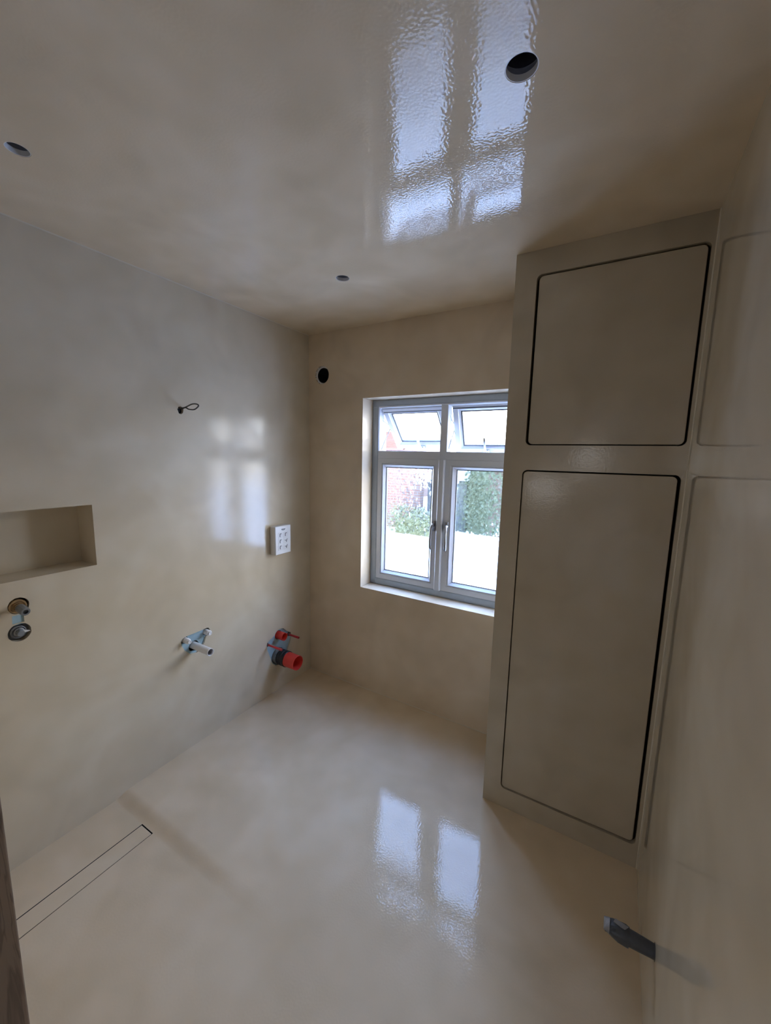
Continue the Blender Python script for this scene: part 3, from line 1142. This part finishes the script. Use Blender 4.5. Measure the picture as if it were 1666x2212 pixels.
mb.add([(W - 0.062, -0.978, 0.3155), (W - 0.095, -0.974, 0.3170), (W - 0.100, -0.985, 0.3160), (W - 0.072, -0.992, 0.3160),
        (W - 0.062, -0.978, 0.3140), (W - 0.095, -0.974, 0.3150), (W - 0.100, -0.985, 0.3140), (W - 0.072, -0.992, 0.3140)],
       [(0, 1, 2, 3), (4, 7, 6, 5), (0, 4, 5, 1), (1, 5, 6, 2), (2, 6, 7, 3), (3, 7, 4, 0)])
ap(mb.build('tape_flap', M['ducttape2']))

# ---- channel drain
dr = empty('channel_drain', ((DR[0] + DR[1]) / 2, DR[3], 0))
tag(dr, 'narrow linear shower drain with a plaster covered lid set in the floor', 'drain')
ap = at_wall(dr)
zb = -0.0162
mb = MB()
g = 0.0034
a, b, c, d = DR
tr = MB()
z_up = -0.0195
for (p, q) in (((a - 0.012, c, -0.06), (a, d + 0.012, z_up)), ((b, c, -0.06), (b + 0.012, d + 0.012, z_up)), ((a, d, -0.06), (b, d + 0.012, z_up)),
               ((a - 0.012, c, -0.075), (b + 0.012, d + 0.012, -0.06))):
    tr.box(p, q)
ap(tr.build('channel', M['dark']))
lid = ap(MB().box((a + g, c + 0.01, zb - 0.0015), (b - g, d - 0.0045, zb + 0.0002)).build('lid', M['floor']))
bevel(lid, 0.0006, 1)

# ================================================================ outside the window
garden = tag(MB().box((-22, 2.1, -0.62), (22, 30, -0.50)).build('ground', M['patio']), 'pale paved ground outside the window', 'ground', kind='structure')
tag(MB().box((-8, 0.302, -0.62), (8, 2.098, -0.505)).build('path', M['path']), 'grey gravel strip along the house outside the window', 'path', kind='structure')
OUT = [
    ('garden_wall', (-9.0, 8.0, -0.5), (-2.95, 8.22, 1.15), 'brick_o', 'orange brick garden wall seen through the left obscure pane', 'wall'),
]
for nm, a, b, mt, lab, cat in OUT:
    tag(MB().box(a, b).build(nm, M[mt]), lab, cat)


def hedge(name, x0, x1, y0, y1, z0, z1, mat, lab, n, seed, cat='hedge'):
    """clipped mass of foliage made of many leaf tufts around a lumpy core"""
    rnd = random.Random(seed)
    mb_ = MB()
    mb_.box((x0 + 0.1, y0 + 0.1, z0), (x1 - 0.1, y1 - 0.1, z1 - 0.12))
    for _ in range(n):
        face_ = rnd.random()
        x, y, z = rnd.uniform(x0, x1), rnd.uniform(y0, y1), rnd.uniform(z0 + 0.05, z1)
        if face_ < 0.6:
            y = y0 + rnd.uniform(-0.05, 0.12)
        else:
            z = z1 + rnd.uniform(-0.12, 0.10)
        s = rnd.uniform(0.05, 0.12)
        d1 = Vector((rnd.uniform(-1, 1), rnd.uniform(-1, 1), rnd.uniform(-0.3, 1))).normalized() * s
        d2 = d1.orthogonal().normalized() * s * 0.45
        p = Vector((x, y, z))
        mb_.add([p, p + d1 * 0.5 + d2, p + d1, p + d1 * 0.5 - d2], [(0, 1, 2, 3)])
    o = mb_.build(name, M[mat])
    return tag(o, lab, cat)


hedge('hedge', -1.75, -0.62, 8.3, 9.2, -0.5, 1.48, 'leaf', 'green garden hedge seen through the right obscure pane', 1800, 3)
hedge('low_shrub', -3.45, -1.75, 7.2, 7.7, -0.5, 0.12, 'leaf2', 'low yellow-green shrub seen through the left obscure pane', 700, 4, 'shrub')

shed = empty('garden_shed', (-2.33, 8.5, -0.5))
tag(shed, 'dark grey garden shed between hedge and brick garden wall outside', 'shed')
mb = MB()
for k in range(12):
    mb.box((-0.62 + k * 0.10, 0.0, 0), (-0.525 + k * 0.10, 0.02, 1.45))
mb.box((-0.60, 0.02, 0), (0.56, 0.9, 1.45))
mb.build('boarding', M['shed'], shed)
mb = MB()
mb.add([(-0.7, -0.12, 1.45), (0.66, -0.12, 1.45), (0.66, 1.0, 1.45), (-0.7, 1.0, 1.45), (-0.7, 0.44, 1.80), (0.66, 0.44, 1.80)],
       [(0, 1, 5, 4), (2, 3, 4, 5), (0, 4, 3), (1, 2, 5), (0, 3, 2, 1)])
mb.build('roof', M['greyring'], shed)


def house(name, loc, w, d, hw, hr, mwall, lab):
    r = empty(name, loc)
    tag(r, lab, 'house')
    MB().box((0, 0, 0), (w, d, hw)).build('walls', M[mwall], r)
    mb_ = MB()
    mb_.add([(-0.3, -0.3, hw), (w + 0.3, -0.3, hw), (w + 0.3, d + 0.3, hw), (-0.3, d + 0.3, hw), (-0.3, d / 2, hw + hr), (w + 0.3, d / 2, hw + hr)],
            [(0, 1, 5, 4), (2, 3, 4, 5), (0, 4, 3), (1, 2, 5), (0, 3, 2, 1)])
    roof = mb_.build('roof', M['tile'], r)
    tm = MB()
    slope = Vector((0, d / 2 + 0.3, hr))
    L_ = slope.length
    nrm = Vector((0, -hr, d / 2 + 0.3)).normalized()
    rows = 14
    for k in range(rows):
        p0 = Vector((0, -0.3, hw)) + slope * (k / rows)
        p1 = Vector((0, -0.3, hw)) + slope * ((k + 1) / rows)
        A, B = p0 + nrm * 0.07, p1 + nrm * 0.015
        tm.add([(-0.32, A.y, A.z), (w + 0.32, A.y, A.z), (w + 0.32, B.y, B.z), (-0.32, B.y, B.z),
                (-0.32, p0.y, p0.z), (w + 0.32, p0.y, p0.z)], [(0, 1, 2, 3), (4, 5, 1, 0)])
    tm.build('tile_courses', M['tile'], roof)
    for k in range(max(1, int(w // 2.6))):
        x0 = 0.9 + k * 2.6
        wf = MB().box((x0, -0.03, hw - 1.6), (x0 + 1.1, 0.0, hw - 0.4)).build('window', M['upvc'], r)
        MB().box((x0 + 0.08, -0.04, hw - 1.52), (x0 + 1.02, -0.031, hw - 0.48)).build('pane', M['pane_far'], wf)
    return r


house('brick_house', (-14.5, 14.0, -0.5), 7.6, 5.0, 2.35, 1.0, 'brick_o', 'far brick house with red tiled roof glimpsed beside the open left vent')
house('brick_house', (-0.95, 9.7, -0.5), 6.0, 4.0, 2.05, 0.25, 'brick_p', 'pinkish brick outbuilding beside the garden hedge outside')
